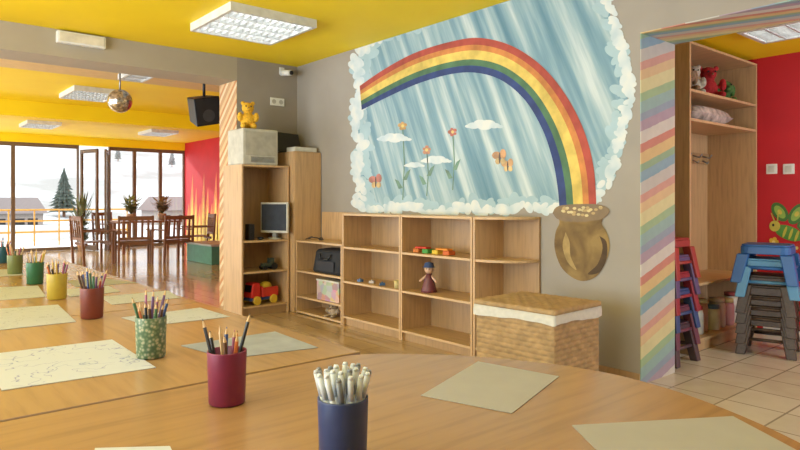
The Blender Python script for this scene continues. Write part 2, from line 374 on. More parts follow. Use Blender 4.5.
for (fx,fy,sy,c) in ((403,126,200,(198,154,90)),(453,132,190,(180,100,82)),(427,150,196,(194,132,96))):
    b=MB(); wp([(fx-0.5,fy),(fx+0.5,fy),(fx+2.0,(fy+sy)/2),(fx+0.4,sy),(fx-0.5,sy),(fx+1.1,(fy+sy)/2)],0.0038,b,0)
    wp([(fx,sy-20),(fx+4,sy-28),(fx+8,sy-31),(fx+4,sy-20)],0.004,b,0); wp([(fx,sy-12),(fx-4,sy-19),(fx-8,sy-21),(fx-4,sy-11)],0.004,b,0)
    for k in range(5):
        t=k*math.pi*0.4+fx; rr=1.6+0.7*((k*7)%3)/2; wp(circ(fx+2.7*math.cos(t),fy+2.9*math.sin(t),rr,rr*.9,8),0.0042+k*0.0001,b,1)
    wp(circ(fx,fy,1.6,1.6,8),0.0049,b,2)
    b.obj('painted_flower',[col((100,134,110),var=0.2),col(c,var=0.2),col((210,188,110))],parent=mural)
for (cx,cy,s,c) in ((376,182,6,(180,112,98)),(500,158,6.5,(194,142,92)),(508,166,5.5,(202,152,96))):
    b=MB(); wp(circ(cx-s*.5,cy-s*.4,s*.7,s*.6),0.0038,b,0); wp(circ(cx+s*.5,cy-s*.6,s*.5,s*.8),0.0039,b,0)
    wp(circ(cx-s*.3,cy+s*.5,s*.4,s*.5),0.004,b,1); wp(circ(cx+s*.5,cy+s*.5,s*.4,s*.5),0.0041,b,1); wp(circ(cx,cy,s*.14,s*.9),0.0043,b,2)
    b.obj('painted_butterfly',[col(c,var=0.2),col((204,172,110),var=0.2),col((80,60,48))],parent=mural)
for (cx,cy,s) in ((395,138,10),(485,125,11),(437,160,9),(415,165,6)):
    b=MB()
    for k,(dx,dy,rr) in enumerate(((-1,0.1,.6),(-.4,-.3,.6),(.3,-.2,.7),(.9,.1,.5),(0,.2,.7),(1.4,.25,.3),(-1.5,.2,.3))): wp(circ(cx+dx*s,cy+dy*s*.6,rr*s,rr*s*.5,14),0.0038+k*0.0001,b)
    b.obj('painted_cloud',M['cloud'],parent=mural)
# ------------------------------------------------------------ shelf units (fronts face -x, against rainbow wall)
T=0.02
def unit(name,label,x0,x1,y0,y1,z1,shelves,back=True,axis='x'):
    th=thing(name,label,'shelf',((x0+x1)/2,(y0+y1)/2,0)); ox,oy=(x0+x1)/2,(y0+y1)/2
    def bx(n,a,m): MB().box(a[0]-ox,a[1]-ox,a[2]-oy,a[3]-oy,a[4],a[5]).obj(n,m,parent=th,bevel=0.002)
    if axis=='x':
        bx('side_panel',(x0,x1,y0,y0+T,0,z1),M['woodv']); bx('side_panel',(x0,x1,y1-T,y1,0,z1),M['woodv'])
        if back: bx('back_panel',(x1-0.008,x1-0.001,y0+T,y1-T,0.03,z1-T),M['woodd'])
        if shelves[0]-T>0.02: bx('plinth',(x0+0.03,x0+0.045,y0+T,y1-T,0,shelves[0]-T),M['woodd'])
        for z in shelves: bx('shelf',(x0+0.002,x1-0.01,y0+T,y1-T,z-T,z),M['wood'])
        bx('top_board',(x0+0.002,x1-0.001,y0+T,y1-T,z1-T,z1),M['wood'])
    else:
        bx('side_panel',(x0,x0+T,y0,y1,0,z1),M['woodv']); bx('side_panel',(x1-T,x1,y0,y1,0,z1),M['woodv'])
        if back: bx('back_panel',(x0+T,x1-T,y1-0.008,y1-0.001,0.03,z1-T),M['woodd'])
        bx('plinth',(x0+T,x1-T,y0+0.03,y0+0.045,0,shelves[0]-T),M['woodd'])
        for z in shelves: bx('shelf',(x0+T,x1-T,y0+0.002,y1-0.01,z-T,z),M['wood'])
        bx('top_board',(x0+T,x1-T,y0+0.002,y1-0.001,z1-T,z1),M['wood'])
    return th
XF=3.5
unit('shelf_unit','beech open shelf unit holding colourful foam toys',XF,D-0.003,3.31,4.155,1.08,[0.09,0.43,0.76])
unit('shelf_unit','beech open shelf unit with small toys on one shelf',XF,D-0.003,4.16,5.03,1.08,[0.09,0.43,0.76])
th=thing('corner_end_shelf','beech end shelf with rounded open shelves beside hamper','shelf',(D-0.003,3.305,0))
MB().box(-0.345,0,-0.02,0,0,1.08).obj('side_panel',M['woodv'],parent=th,bevel=0.002)
MB().box(-0.018,0,-0.37,-0.021,0,1.08).obj('back_panel',M['woodd'],parent=th,bevel=0.002)
for z in (0.09,0.43,0.76,1.08):
    pl=[(-0.019,-0.021)]+[(-0.019-0.322*math.cos(t*math.pi/24),-0.021-0.345*math.sin(t*math.pi/24)) for t in range(13)]
    MB().prism(pl,z-T,z).obj('shelf',M['wood'],parent=th,bevel=0.002)
lu=unit('low_shelf_unit','low beech shelf unit holding a black bag and toy box',XF,D-0.022,5.04,5.90,0.78,[0.03,0.19,0.46])
MB().box(D-0.021-3.664,D-0.004-3.664,-0.43,0.43,0.0,1.08).obj('raised_back',M['woodv'],parent=lu,bevel=0.002)
unit('tall_shelf_unit','tall beech shelf and computer desk in the corner',2.93,3.49,6.02,YB-0.003,1.58,[0.10,0.46,0.785],axis='y')
hu=thing('narrow_cabinet','narrow tall beech cabinet with plain door in the corner','cabinet',(3.67,6.19,0))
MB().box(-0.165,0.177,-0.24,0.265,0,1.74).obj('body',M['woodv'],parent=hu,bevel=0.003)
MB().box(-0.16,0.172,-0.256,-0.241,0.05,1.73).obj('door',M['woodv'],parent=hu,bevel=0.002)
# hamper
def woven(b,o,ux,uz,n,wid,hei,rows,cols,a=0.011,m=0):
    o=Vector(o);ux=Vector(ux);uz=Vector(uz);n=Vector(n); R=rows*6; Cc=cols*6; vs=[]
    for j in range(R+1):
        for i in range(Cc+1):
            r=j/6; c=i/6; rw=int(min(r,rows-0.001))
            d=a*abs(math.sin(math.pi*r))**0.6*(0.3+0.7*(0.5+0.5*math.cos(math.pi*c+math.pi*rw)))
            ed=min(i,Cc-i,2)/2; vs.append(o+ux*(wid*i/Cc)+uz*(hei*j/R)+n*(d*ed))
    b.add(vs,[(j*(Cc+1)+i,j*(Cc+1)+i+1,(j+1)*(Cc+1)+i+1,(j+1)*(Cc+1)+i) for j in range(R) for i in range(Cc)],m,True)
M['wicker']=mat('seagrass_wicker',(168,138,98),0.85,var=0.12,scale=14,bump=0.05)
ha=thing('wicker_hamper','woven seagrass hamper with lid and white cloth liner','basket',(3.2,2.47,0),math.radians(3))
wx,wy=0.49,0.57
def wbox(wx,wy,z0,z1,rows,cx,cy,top=False):
    b=MB(); h=z1-z0
    woven(b,(-wx/2,-wy/2,z0),(1,0,0),(0,0,1),(0,-1,0),wx,h,rows,cx); woven(b,(wx/2,wy/2,z0),(-1,0,0),(0,0,1),(0,1,0),wx,h,rows,cx)
    woven(b,(-wx/2,wy/2,z0),(0,-1,0),(0,0,1),(-1,0,0),wy,h,rows,cy); woven(b,(wx/2,-wy/2,z0),(0,1,0),(0,0,1),(1,0,0),wy,h,rows,cy)
    if top: woven(b,(-wx/2,-wy/2,z1),(1,0,0),(0,1,0),(0,0,1),wx,wy,16,12,a=0.007)
    b.box(-wx/2+.002,wx/2-.002,-wy/2+.002,wy/2-.002,z0,z1-0.001)
    return b
wbox(wx,wy,0.0,0.525,17,14,16).obj('body',M['wicker'],parent=ha)
wbox(wx+0.02,wy+0.02,0.55,0.578,1,14,16,True).obj('lid',M['wicker'],parent=ha)
b=MB(); n=160; vs=[]
per=[]
for i in range(n):
    t=i/n*4; k=int(t); f_=t-k; hx,hy=wx/2+0.012,wy/2+0.012
    p=[(-hx+2*hx*f_,-hy),(hx,-hy+2*hy*f_),(hx-2*hx*f_,hy),(-hx,hy-2*hy*f_)][k]; per.append(p)
for i,(x,y) in enumerate(per): vs.append((x,y,0.549))
for i,(x,y) in enumerate(per):
    w=0.003*math.sin(i*0.9)+0.003*math.sin(i*0.37); vs.append((x*(1.008+w),y*(1.008+w),0.52))
for i,(x,y) in enumerate(per):
    w=0.004*math.sin(i*0.9+.4)+0.003*math.sin(i*0.31); vs.append((x*(1.01+w),y*(1.01+w),0.492+0.008*math.sin(i*0.14)+0.002*math.sin(i*0.5)))
b.add(vs,[(i+n,(i+1)%n+n,(i+1)%n,i) for i in range(n)]+[(i+2*n,(i+1)%n+2*n,(i+1)%n+n,i+n) for i in range(n)]+[tuple(range(n))],0,True)
b.obj('cloth_liner',mat('white_cloth',(200,197,190),0.85,var=0.04,scale=30,bump=0.05),parent=ha)
# ------------------------------------------------------------ tables
def legs(th,pts):
    for x,y in pts: MB().cyl((x,y,0),(x,y,ZT-0.03),0.022,n=12).obj('leg',M['metal'],parent=th)
def rect_table(y0,y1,x0=-0.1,x1=1.2,label='beech rectangular classroom table pushed into a long row'):
    cx,cy=(x0+x1)/2,(y0+y1)/2; th=thing('classroom_table',label,'table',(cx,cy,0),group='classroom tables in a row'); hx,hy=(x1-x0)/2,(y1-y0)/2
    b=MB().prism([(-hx,-hy),(hx,-hy),(hx,hy),(-hx,hy)],ZT-0.028,ZT,0,1)
    b.obj('table_top',[M['tabletop'],M['edge']],parent=th,bevel=0.006,seg=3)
    legs(th,[(hx-.08,hy-.08),(-hx+.08,hy-.08),(-hx+.08,-hy+.08),(hx-.08,-hy+.08)])
ys=[1.615,2.90,4.15,5.35,6.35]
for a,c in zip(ys[:-1],ys[1:]): rect_table(a+0.003,c-0.003)
th=thing('rounded_table','beech classroom table with a rounded end, holding pencil cups','table',(0.5,0.9,0))
arc=[(1.05,1.606),(1.15,1.60),(1.245,1.545),(1.344,1.45),(1.43,1.345),(1.50,1.22),(1.555,1.09),(1.58,0.94),(1.565,0.79),(1.525,0.66),(1.46,0.52),(1.38,0.4),(1.27,0.30),(1.12,0.22),(0.95,0.18)]
pl=[tuple(x) for x in cr(arc,4)]+[(-0.7,0.18),(-0.7,1.606)]
pl=[(x-0.5,y-0.9) for x,y in pl]
MB().prism(pl,ZT-0.028,ZT,0,1).obj('table_top',[M['tabletop2'],M['edge']],parent=th,bevel=0.003)
legs(th,[(0.75,0.5),(-1.1,0.6),(-1.1,-0.6),(0.75,-0.5)])
# papers
def sketch(name,base,inks,scale,dens,op=0.6,th_=0.007):
    m,n,bb=nt(name); bb.inputs['Roughness'].default_value=0.8
    tc=n.nodes.new('ShaderNodeTexCoord'); nz=n.nodes.new('ShaderNodeTexNoise'); nz.inputs['Scale'].default_value=scale; nz.inputs['Detail'].default_value=2
    n.links.new(tc.outputs['Object'],nz.inputs['Vector'])
    s=n.nodes.new('ShaderNodeMath'); s.operation='SUBTRACT'; s.inputs[1].default_value=0.5; n.links.new(nz.outputs['Fac'],s.inputs[0])
    ab=n.nodes.new('ShaderNodeMath'); ab.operation='ABSOLUTE'; n.links.new(s.outputs[0],ab.inputs[0])
    lt=n.nodes.new('ShaderNodeMath'); lt.operation='LESS_THAN'; lt.inputs[1].default_value=th_; n.links.new(ab.outputs[0],lt.inputs[0])
    g=n.nodes.new('ShaderNodeTexNoise'); g.inputs['Scale'].default_value=7; n.links.new(tc.outputs['Object'],g.inputs['Vector'])
    gt=n.nodes.new('ShaderNodeMath'); gt.operation='GREATER_THAN'; gt.inputs[1].default_value=dens; n.links.new(g.outputs['Fac'],gt.inputs[0])
    mu=n.nodes.new('ShaderNodeMath'); mu.operation='MULTIPLY'; n.links.new(lt.outputs[0],mu.inputs[0]); n.links.new(gt.outputs[0],mu.inputs[1])
    mh=n.nodes.new('ShaderNodeMath'); mh.operation='MULTIPLY'; mh.inputs[1].default_value=op; n.links.new(mu.outputs[0],mh.inputs[0])
    cr_=ramp(n,[(0.4+0.2*i/max(1,len(inks)-1),c) for i,c in enumerate(inks)]); n.links.new(g.outputs['Fac'],cr_.inputs['Fac'])
    mx=n.nodes.new('ShaderNodeMixRGB'); mx.inputs[1].default_value=lin(base); n.links.new(mh.outputs[0],mx.inputs[0]); n.links.new(cr_.outputs['Color'],mx.inputs[2]); n.links.new(mx.outputs[0],bb.inputs['Base Color']); return m
dA=sketch('child_drawing',(184,188,196),[(80,84,150),(90,86,160),(80,100,160)],14,0.47,0.6,0.009)
dB=sketch('child_drawing_soft',(178,180,184),[(110,104,110),(100,100,130),(110,104,110)],14,0.46,0.6)
def paper(px,m,label,z=ZT+0.0006,name='paper_sheet'):
    pts=[P(u,v,ZT) for u,v in px]; cx=sum(p[0] for p in pts)/4; cy=sum(p[1] for p in pts)/4
    MB().prism([(x-cx,y-cy) for x,y in pts],0,0.0015).obj(name,m,loc=(cx,cy,z),label=label,cat='paper',group='sheets of paper on the tables')
blank='blank grey sheet of paper lying on the beech table'; drawn='child drawing in pencil on paper lying on the table'
paper([(478,362),(559,377),(512,414),(421,396)],M['paper'],blank)
paper([(572,426),(733,417),(806,456),(630,484)],M['paper'],blank)
paper([(-20,356),(112,340),(156,368),(2,391)],dA,drawn)
paper([(181,346),(275,332),(318,348),(228,359)],mat('bluegrey_paper',(146,150,156),0.8),blank)
paper([(121,318),(200,308),(230,317),(150,326)],dB,drawn)
paper([(-12,310),(58,305),(76,322),(-6,331)],dB,drawn)
paper([(-12,288),(38,286),(46,297),(-8,301)],dB,drawn)
paper([(100,297),(168,291),(180,298),(112,305)],dB,drawn)
paper([(62,290),(108,286),(120,292),(70,297)],dB,drawn)
paper([(66,281),(100,278),(138,283),(76,287)],M['paper'],blank)
paper([(95,449),(170,447),(180,470),(90,472)],dA,drawn)
paper([(-8,270),(20,269),(24,275),(-6,277)],dB,drawn)
# cups
def cup(u,vb,matl,label,r=0.046,h=0.125,texname=None):
    x,y=P(u,vb,ZT)
    b=MB(); rb=r*0.92
    b.lathe([(0.001,0.001),(rb-0.003,0.001),(rb,0.004),(r,h-0.002),(r,h),(r-0.003,h),(rb-0.004,0.006),(0.001,0.005)],32)
    b.obj('pencil_cup',matl,loc=(x,y,ZT+0.0005),label=label,cat='cup'); return x,y,r,h
# pencil mesh
def pencil_mesh(colr,nm):
    b=MB(); b.cyl((0,0,0),(0,0,0.155),0.0038,n=6,m=0,sm=False); b.cyl((0,0,0.155),(0,0,0.168),0.0038,0.0014,n=6,m=1); b.cyl((0,0,0.168),(0,0,0.173),0.0014,0.0003,n=6,m=0)
    me=bpy.data.meshes.new(nm); me.from_pydata(b.v,[],b.f); me.materials.append(col(colr)); me.materials.append(col((204,170,124)))
    for p,i in zip(me.polygons,b.mi): p.material_index=i
    return me
pcols=[((160,54,44),'red'),((190,104,50),'orange'),((196,164,70),'yellow'),((60,100,66),'green'),((56,80,136),'blue'),((90,60,44),'brown'),((40,40,44),'black'),((150,80,110),'pink'),((190,160,120),'natural wood'),((102,74,120),'purple')]
pm=[(pencil_mesh(c,'pencil_mesh'),nm) for c,nm in pcols]
def place(o,x,y,r,h,ang,rbot,lift=0.007,rr=0.0045,tw=0):
    pb=Vector((x+rbot*math.cos(ang+tw),y+rbot*math.sin(ang+tw),ZT+lift)); R=r-0.003-rr-0.001
    pt=Vector((x+R*math.cos(ang),y+R*math.sin(ang),ZT+h))
    d=(pt-pb).normalized(); o.location=pb; o.rotation_mode='QUATERNION'; o.rotation_quaternion=d.to_track_quat('Z','Y')
def pencils(c,n,gname):
    x,y,r,h=c
    for i in range(n):
        inner=i%3==2
        me,nm=random.choice(pm); o=bpy.data.objects.new('pencil',me); S.collection.objects.link(o)
        ang=2*math.pi*i/n+random.uniform(-.1,.1)
        place(o,x,y,r*(0.5 if inner else 1),h,ang,0.008 if inner else random.uniform(0.006,0.018),tw=0.9)
        o.scale=(1.15,1.15,random.uniform(0.92,1.22)); tag(o,'%s coloured pencil standing in a cup'%nm,'pencil',None,gname)
c=cup(343,466,mat('navy_cup',(42,58,106),0.4),'dark blue pencil cup full of white markers')
mk=thing('marker','white marker pen with grey cap in the blue cup','marker',group='markers in the blue cup')
MB().cyl((0,0,0),(0,0,0.118),0.0046,n=14).obj('barrel',col((206,212,220)),parent=mk)
MB().cyl((0,0,0.1182),(0,0,0.160),0.0054,0.0052,n=14).cyl((0,0,0.160),(0,0,0.165),0.0052,0.0036,n=14).obj('cap',col((232,230,224)),parent=mk)
capd=[col((208,214,222)),col((124,128,134)),col((190,194,200)),col((200,206,212))]
for i in range(24):
    o=mk if i==0 else dup(mk,(0,0,0))
    inner=i>=14; k=i-14 if inner else i; nn=10 if inner else 14
    place(o,c[0],c[1],c[2]*(0.62 if inner else 1.0),c[3],2*math.pi*k/nn+(0.3 if inner else 0),0.008 if inner else 0.016,rr=0.0055,lift=0.007+random.uniform(0,0.012),tw=0.9)
    ch=[q for q in o.children if q.name.startswith('cap')][0]
    ch.material_slots[0].link='OBJECT'; ch.material_slots[0].material=capd[(i*5)%4]
c=cup(227,403,mat('magenta_cup',(122,34,70),0.4),'magenta pencil cup with coloured pencils'); pencils(c,9,'pencils in the magenta cup')
m,n,bb=nt('floral_cup'); bb.inputs['Roughness'].default_value=0.4
tc=n.nodes.new('ShaderNodeTexCoord'); vo=n.nodes.new('ShaderNodeTexVoronoi'); vo.inputs['Scale'].default_value=90; n.links.new(tc.outputs['Object'],vo.inputs['Vector'])
rp=ramp(n,[(0.0,(190,170,110)),(0.25,(170,170,150)),(0.45,(112,132,100)),(0.7,(80,104,78))]); n.links.new(vo.outputs['Distance'],rp.inputs['Fac']); n.links.new(rp.outputs['Color'],bb.inputs['Base Color'])
c=cup(151,357,m,'green pencil cup with small floral pattern'); pencils(c,12,'pencils in the floral cup')
c=cup(92,318,mat('brown_cup',(116,52,40),0.45),'reddish brown pencil cup with dark pencils'); pencils(c,12,'pencils in the brown cup')
c=cup(57,299,mat('yellow_cup',(184,160,58),0.45),'yellow pencil cup with coloured pencils'); pencils(c,11,'pencils in the yellow cup')
c=cup(35,284,mat('green_cup',(46,100,64),0.45),'green pencil cup with coloured pencils'); pencils(c,10,'pencils in the green cup')
c=cup(15,274,mat('olive_cup',(110,118,66),0.45),'olive pencil cup with coloured pencils'); pencils(c,9,'pencils in the olive cup')
c=cup(3,263,mat('teal_cup',(30,80,90),0.45),'teal pencil cup with coloured pencils'); pencils(c,8,'pencils in the teal cup')
# ------------------------------------------------------------ ceiling luminaires
def luminaire(cx,cy,wx,wy,zc,label,cells=6,e=1.2):
    th=thing('ceiling_light',label,'ceiling light',(cx,cy,zc-0.07)); t=0.03
    MB().box(-wx/2,wx/2,-wy/2,-wy/2+t,0,0.07).box(-wx/2,wx/2,wy/2-t,wy/2,0,0.07).box(-wx/2,-wx/2+t,-wy/2+t,wy/2-t,0,0.07).box(wx/2-t,wx/2,-wy/2+t,wy/2-t,0,0.07).box(-wx/2+t,wx/2-t,-wy/2+t,wy/2-t,0.06,0.07).obj('housing',mat('lamp_housing',(216,216,212),0.4),parent=th)
    b=MB()
    for k in range(1,4): y=-wy/2+t+(wy-2*t)*k/4; b.box(-wx/2+t,wx/2-t,y-0.006,y+0.006,0.004,0.045)
    for k in range(1,cells*2): x=-wx/2+t+(wx-2*t)*k/(cells*2); b.box(x-0.003,x+0.003,-wy/2+t,wy/2-t,0.008,0.04)
    b.obj('louver',col((206,208,206),0.25),parent=th)
    b=MB()
    for k in range(4): y=-wy/2+t+(wy-2*t)*(k+0.5)/4; b.cyl((-wx/2+t,y,0.045),(wx/2-t,y,0.045),0.014,n=8)
    b.obj('tube',mat('fluorescent_tube',(240,246,250),0.4,emit=e),parent=th)
luminaire(2.58,5.08,0.8,0.82,ZC,'white louvred fluorescent ceiling light on yellow ceiling',e=7.0)
for (u,v,w,l,zc) in ((90,96,0.62,0.9,ZC),(40,126,0.6,0.9,ZC),(158,134,0.6,0.9,ZC),(142,75,0.3,0.9,ZC)):
    x,y=P(u,v,zc-0.06); luminaire(x,y,w,l,zc,'louvred fluorescent ceiling light in the far room',e=4)
x,y=P(795,28,2.45); luminaire(x,y,0.5,0.6,2.5,'white fluorescent ceiling light in the hallway',e=6)
# header sign, camera, outlet
x0,z0=PY(57,32);x1,z1=PY(103,48)
s=thing('emergency_light','flat white emergency light fixture on the beige header','light',((x0+x1)/2,YB-0.035,(z0+z1)/2-0.03))
MB().box(-0.21,0.21,-0.03,0.034,-0.03,0.08).obj('housing',M['white'],parent=s,bevel=0.01); MB().box(-0.19,0.19,-0.036,-0.031,-0.015,0.065).obj('diffuser',mat('diffuser',(228,222,204),0.3),parent=s,bevel=0.002)
x,z=PY(290,70,6.3)
s=thing('security_camera','small white security camera on the wall corner','camera',(x-0.02,6.42,z))
MB().box(-0.03,0.03,0.025,0.038,-0.03,0.05).cyl((0,0.03,0.02),(0,-0.05,0.0),0.012,n=10).obj('mount',M['white'],parent=s)
MB().cyl((-0.02,0.0,-0.02),(0.02,-0.14,-0.035),0.035,0.032,n=18).obj('body',M['white'],parent=s); MB().cyl((0.021,-0.142,-0.035),(0.025,-0.155,-0.037),0.024,n=18).obj('lens',M['black'],parent=s)
x,z=PY(277,102)
s=thing('wall_outlet','white double power outlet on the grey wall','outlet',(x,YB-0.001,z))
MB().box(-0.09,0.09,-0.012,0,-0.045,0.045).obj('plate',M['white'],parent=s,bevel=0.004)
for q in (-0.045,0.045): MB().cyl((q,-0.013,0),(q,-0.0125,0),0.026,n=18).obj('socket',col((190,188,182)),parent=s)
# ------------------------------------------------------------ corner desk things
TZ=1.58
s=thing('beige_monitor','old beige boxy monitor on top of tall shelf','monitor',(3.16,6.2,TZ))
MB().box(-0.21,0.2,-0.17,0.2,0.0,0.38).obj('housing',mat('beige_plastic',(190,185,170),0.5),parent=s,bevel=0.015)
MB().box(-0.18,0.17,-0.176,-0.171,0.10,0.35).obj('front_panel',col((172,166,150)),parent=s,bevel=0.002)
b=MB(); 
for k in range(5): b.box(-0.12,0.15,-0.178,-0.172,0.03+k*0.012,0.035+k*0.012)
b.obj('vent',col((120,114,102)),parent=s)
def plush(name,label,loc,blobs,c,eye=None,rot=0,extra=None,vox=0.008,sc=1):
    s=thing(name,label,'plush toy',loc,rot); b=MB(); s.scale=(sc,sc,sc)
    for (p,r) in blobs: b.sph(p,r)
    b.obj('body',mat(name+'_plush',c,0.9,var=0.15,scale=60,bump=0.3),parent=s,remesh=vox)
    if eye:
        for sx in (-1,1): MB().sph((eye[0]*sx,eye[1],eye[2]),eye[3],n=8,k=6).obj('eye',M['black'],parent=s)
        MB().sph((0,eye[1]-0.012,eye[2]-0.02),eye[3]*1.3,n=8,k=6).obj('nose',M['darkwood'],parent=s)
    if extra: extra(s)
    return s
bear=[((0,0,0.07),(0.06,0.05,0.075)),((0,-0.005,0.175),(0.05,0.047,0.047)),((0,-0.045,0.165),(0.022,0.02,0.018)),((-0.04,0,0.215),(0.018,0.012,0.018)),((0.04,0,0.215),(0.018,0.012,0.018)),((-0.065,-0.02,0.10),(0.022,0.025,0.04)),((0.065,-0.02,0.10),(0.022,0.025,0.04)),((-0.04,-0.06,0.024),(0.026,0.045,0.024)),((0.04,-0.06,0.024),(0.026,0.045,0.024))]
dog=[((0,0.02,0.07),(0.085,0.075,0.07)),((0,-0.05,0.12),(0.065,0.06,0.06)),((0,-0.11,0.105),(0.032,0.03,0.026)),((-0.068,-0.045,0.10),(0.018,0.03,0.05)),((0.068,-0.045,0.10),(0.018,0.03,0.05)),((-0.05,-0.08,0.022),(0.028,0.05,0.022)),((0.05,-0.08,0.022),(0.028,0.05,0.022))]
eye=(0.02,-0.048,0.185,0.006); deye=(0.026,-0.104,0.142,0.007)
plush('plush_toy','yellow plush toy sitting on the beige monitor',(3.08,6.18,TZ+0.381),[((p[0]*1.3,p[1]*1.3,p[2]*1.3),tuple(q*1.3 for q in r)) for p,r in bear],(224,172,44),(0.026,-0.062,0.24,0.008),rot=math.radians(-20))
s=thing('black_monitor','black flat device leaning on top of the shelf','monitor',(3.60,6.25,1.741),math.radians(-10))
MB().box(-0.1,0.08,-0.04,0.04,0.0,0.015).obj('stand',M['black'],parent=s,bevel=0.004)
MB().hexa([(-0.18,-0.015,0.016),(0.16,-0.015,0.016),(0.16,0.015,0.016),(-0.18,0.015,0.016)],[(-0.14,0.05,0.24),(0.15,0.05,0.22),(0.15,0.08,0.22),(-0.14,0.08,0.24)]).obj('screen',M['black'],parent=s,bevel=0.004)
MB().box(-0.14,0.14,-0.10,0.08,0,0.05).obj('document_box',col((206,204,194)),loc=(3.67,6.07,1.741),bevel=0.004,label='flat pale box lying on top of the cabinet',cat='box')
DZ=0.786
s=thing('lcd_monitor','grey flat computer monitor on the corner desk','monitor',(3.375,6.13,DZ),math.radians(-66))
MB().lathe([(0.001,0),(0.075,0),(0.075,0.012),(0.02,0.02),(0.02,0.02)],20).obj('base',col((170,170,168)),parent=s)
MB().box(-0.025,0.025,-0.012,0.02,0.02,0.15).obj('stand',col((160,160,158)),parent=s)
MB().box(-0.16,0.20,-0.045,-0.013,0.07,0.40).obj('housing',col((206,204,198)),parent=s,bevel=0.006)
MB().box(-0.145,0.185,-0.0475,-0.0455,0.095,0.38).obj('screen',mat('screen_dark',(70,76,88),0.15),parent=s)
s=thing('desk_speaker','small black desktop speaker beside the monitor','speaker',(3.08,6.13,DZ))
MB().box(-0.035,0.035,-0.04,0.05,0,0.17).obj('housing',M['black'],parent=s,bevel=0.008)
for z,r in ((0.06,0.026),(0.125,0.014)): MB().cyl((0,-0.041,z),(0,-0.044,z),r,n=18).obj('driver',M['darkmetal'],parent=s)
MB().sph((0,0,0.018),(0.03,0.05,0.018)).obj('computer_mouse',M['black'],loc=(3.17,6.07,DZ),label='black computer mouse on the desk',cat='mouse')
b=MB(); pts=[Vector((3.58+0.05*math.sin(i*1.1),5.80-0.035*i,0.79+0.03*abs(math.sin(i*0.9)))) for i in range(12)]
b.tube([p-Vector((3.58,5.6,0.78)) for p in pts],0.005).obj('cable',M['black'],loc=(3.56,5.6,0.782),label='tangled black cable on the low shelf',cat='cable')
# red truck
def truck(loc,rot):
    s=thing('toy_truck','red and yellow plastic toy truck','toy truck',loc,rot); s.scale=(1.25,1.25,1.35)
    MB().box(-0.14,0.14,-0.055,0.055,0.03,0.055).obj('chassis',col((40,70,140)),parent=s,bevel=0.006)
    b=MB().hexa([(-0.14,-0.06,0.056),(-0.04,-0.06,0.056),(-0.04,0.06,0.056),(-0.14,0.06,0.056)],[(-0.12,-0.055,0.17),(-0.045,-0.055,0.17),(-0.045,0.055,0.17),(-0.12,0.055,0.17)]); b.obj('cab',col((205,46,40)),parent=s,bevel=0.01)
    MB().hexa([(-0.134,-0.045,0.10),(-0.13,-0.045,0.10),(-0.13,0.045,0.10),(-0.134,0.045,0.10)],[(-0.128,-0.045,0.155),(-0.12,-0.045,0.155),(-0.12,0.045,0.155),(-0.128,0.045,0.155)]).obj('windscreen',M['black'],parent=s)
    MB().box(-0.03,0.14,-0.065,0.065,0.056,0.066).box(-0.03,-0.022,-0.065,0.065,0.066,0.14).box(0.132,0.14,-0.065,0.065,0.066,0.12).box(-0.022,0.132,-0.065,-0.057,0.066,0.13).box(-0.022,0.132,0.057,0.065,0.066,0.13).obj('bed',col((210,60,46)),parent=s,bevel=0.003)
    MB().sph((0.05,0,0.13),(0.06,0.045,0.04)).obj('load',col((226,194,64)),parent=s)
    for x in (-0.09,0.085):
        for y in (-0.066,0.066): MB().cyl((x,y-0.014,0.034),(x,y+0.014,0.034),0.034,n=20).obj('wheel',col((220,184,60)),parent=s)
truck((3.22,6.16,0.101),math.radians(10))
s=thing('toy_tractor','small dark toy tractor on the desk shelf','toy tractor',(3.3,6.14,0.461))
MB().box(-0.08,0.08,-0.03,0.03,0.03,0.07).box(0.0,0.06,-0.03,0.03,0.07,0.12).obj('body',col((60,70,60)),parent=s,bevel=0.005)
for x,r in ((-0.06,0.022),(0.05,0.035)):
    for y in (-0.045,0.045): MB().cyl((x,y-0.012,r),(x,y+0.012,r),r,n=16).obj('wheel',M['black'],parent=s)
# black bag, toy box, plush in low unit
s=thing('black_bag','boxy soft black bag stuffed on the low shelf','bag',(3.65,5.36,0.461))
o=MB().hexa([(-0.13,-0.26,0),(0.13,-0.26,0),(0.13,0.26,0),(-0.13,0.26,0)],[(-0.11,-0.25,0.25),(0.12,-0.24,0.26),(0.12,0.24,0.25),(-0.1,0.23,0.24)]).obj('body',mat('bag_fabric',(30,30,34),0.8,bump=0.3,scale=20),parent=s,bevel=0.035,seg=5)
MB().box(-0.137,-0.131,-0.16,0.16,0.03,0.13).obj('pocket',mat('bag_pocket',(44,44,50),0.8),parent=s,bevel=0.002)
MB().tube([(-0.127,-0.10,0.20),(-0.142,-0.07,0.15),(-0.142,0.07,0.15),(-0.127,0.10,0.20)],0.008).obj('handle',M['black'],parent=s)
s=thing('toy_box','small open box with printed pink and brown picture','box',(3.65,5.33,0.191))
m2,n2,b2=nt('printed_card'); tc=n2.nodes.new('ShaderNodeTexCoord'); vo=n2.nodes.new('ShaderNodeTexVoronoi'); vo.inputs['Scale'].default_value=14; n2.links.new(tc.outputs['Object'],vo.inputs['Vector']); hs=n2.nodes.new('ShaderNodeMixRGB'); hs.inputs[0].default_value=0.7; hs.inputs[2].default_value=lin((180,145,125)); n2.links.new(vo.outputs['Color'],hs.inputs[1]); n2.links.new(hs.outputs[0],b2.inputs['Base Color'])
MB().box(-0.12,0.12,-0.2,0.2,0,0.008).box(-0.12,-0.112,-0.2,0.2,0.008,0.19).box(0.112,0.12,-0.2,0.2,0.008,0.19).box(-0.112,0.112,-0.2,-0.192,0.008,0.19).box(-0.112,0.112,0.192,0.2,0.008,0.19).obj('body',m2,parent=s)
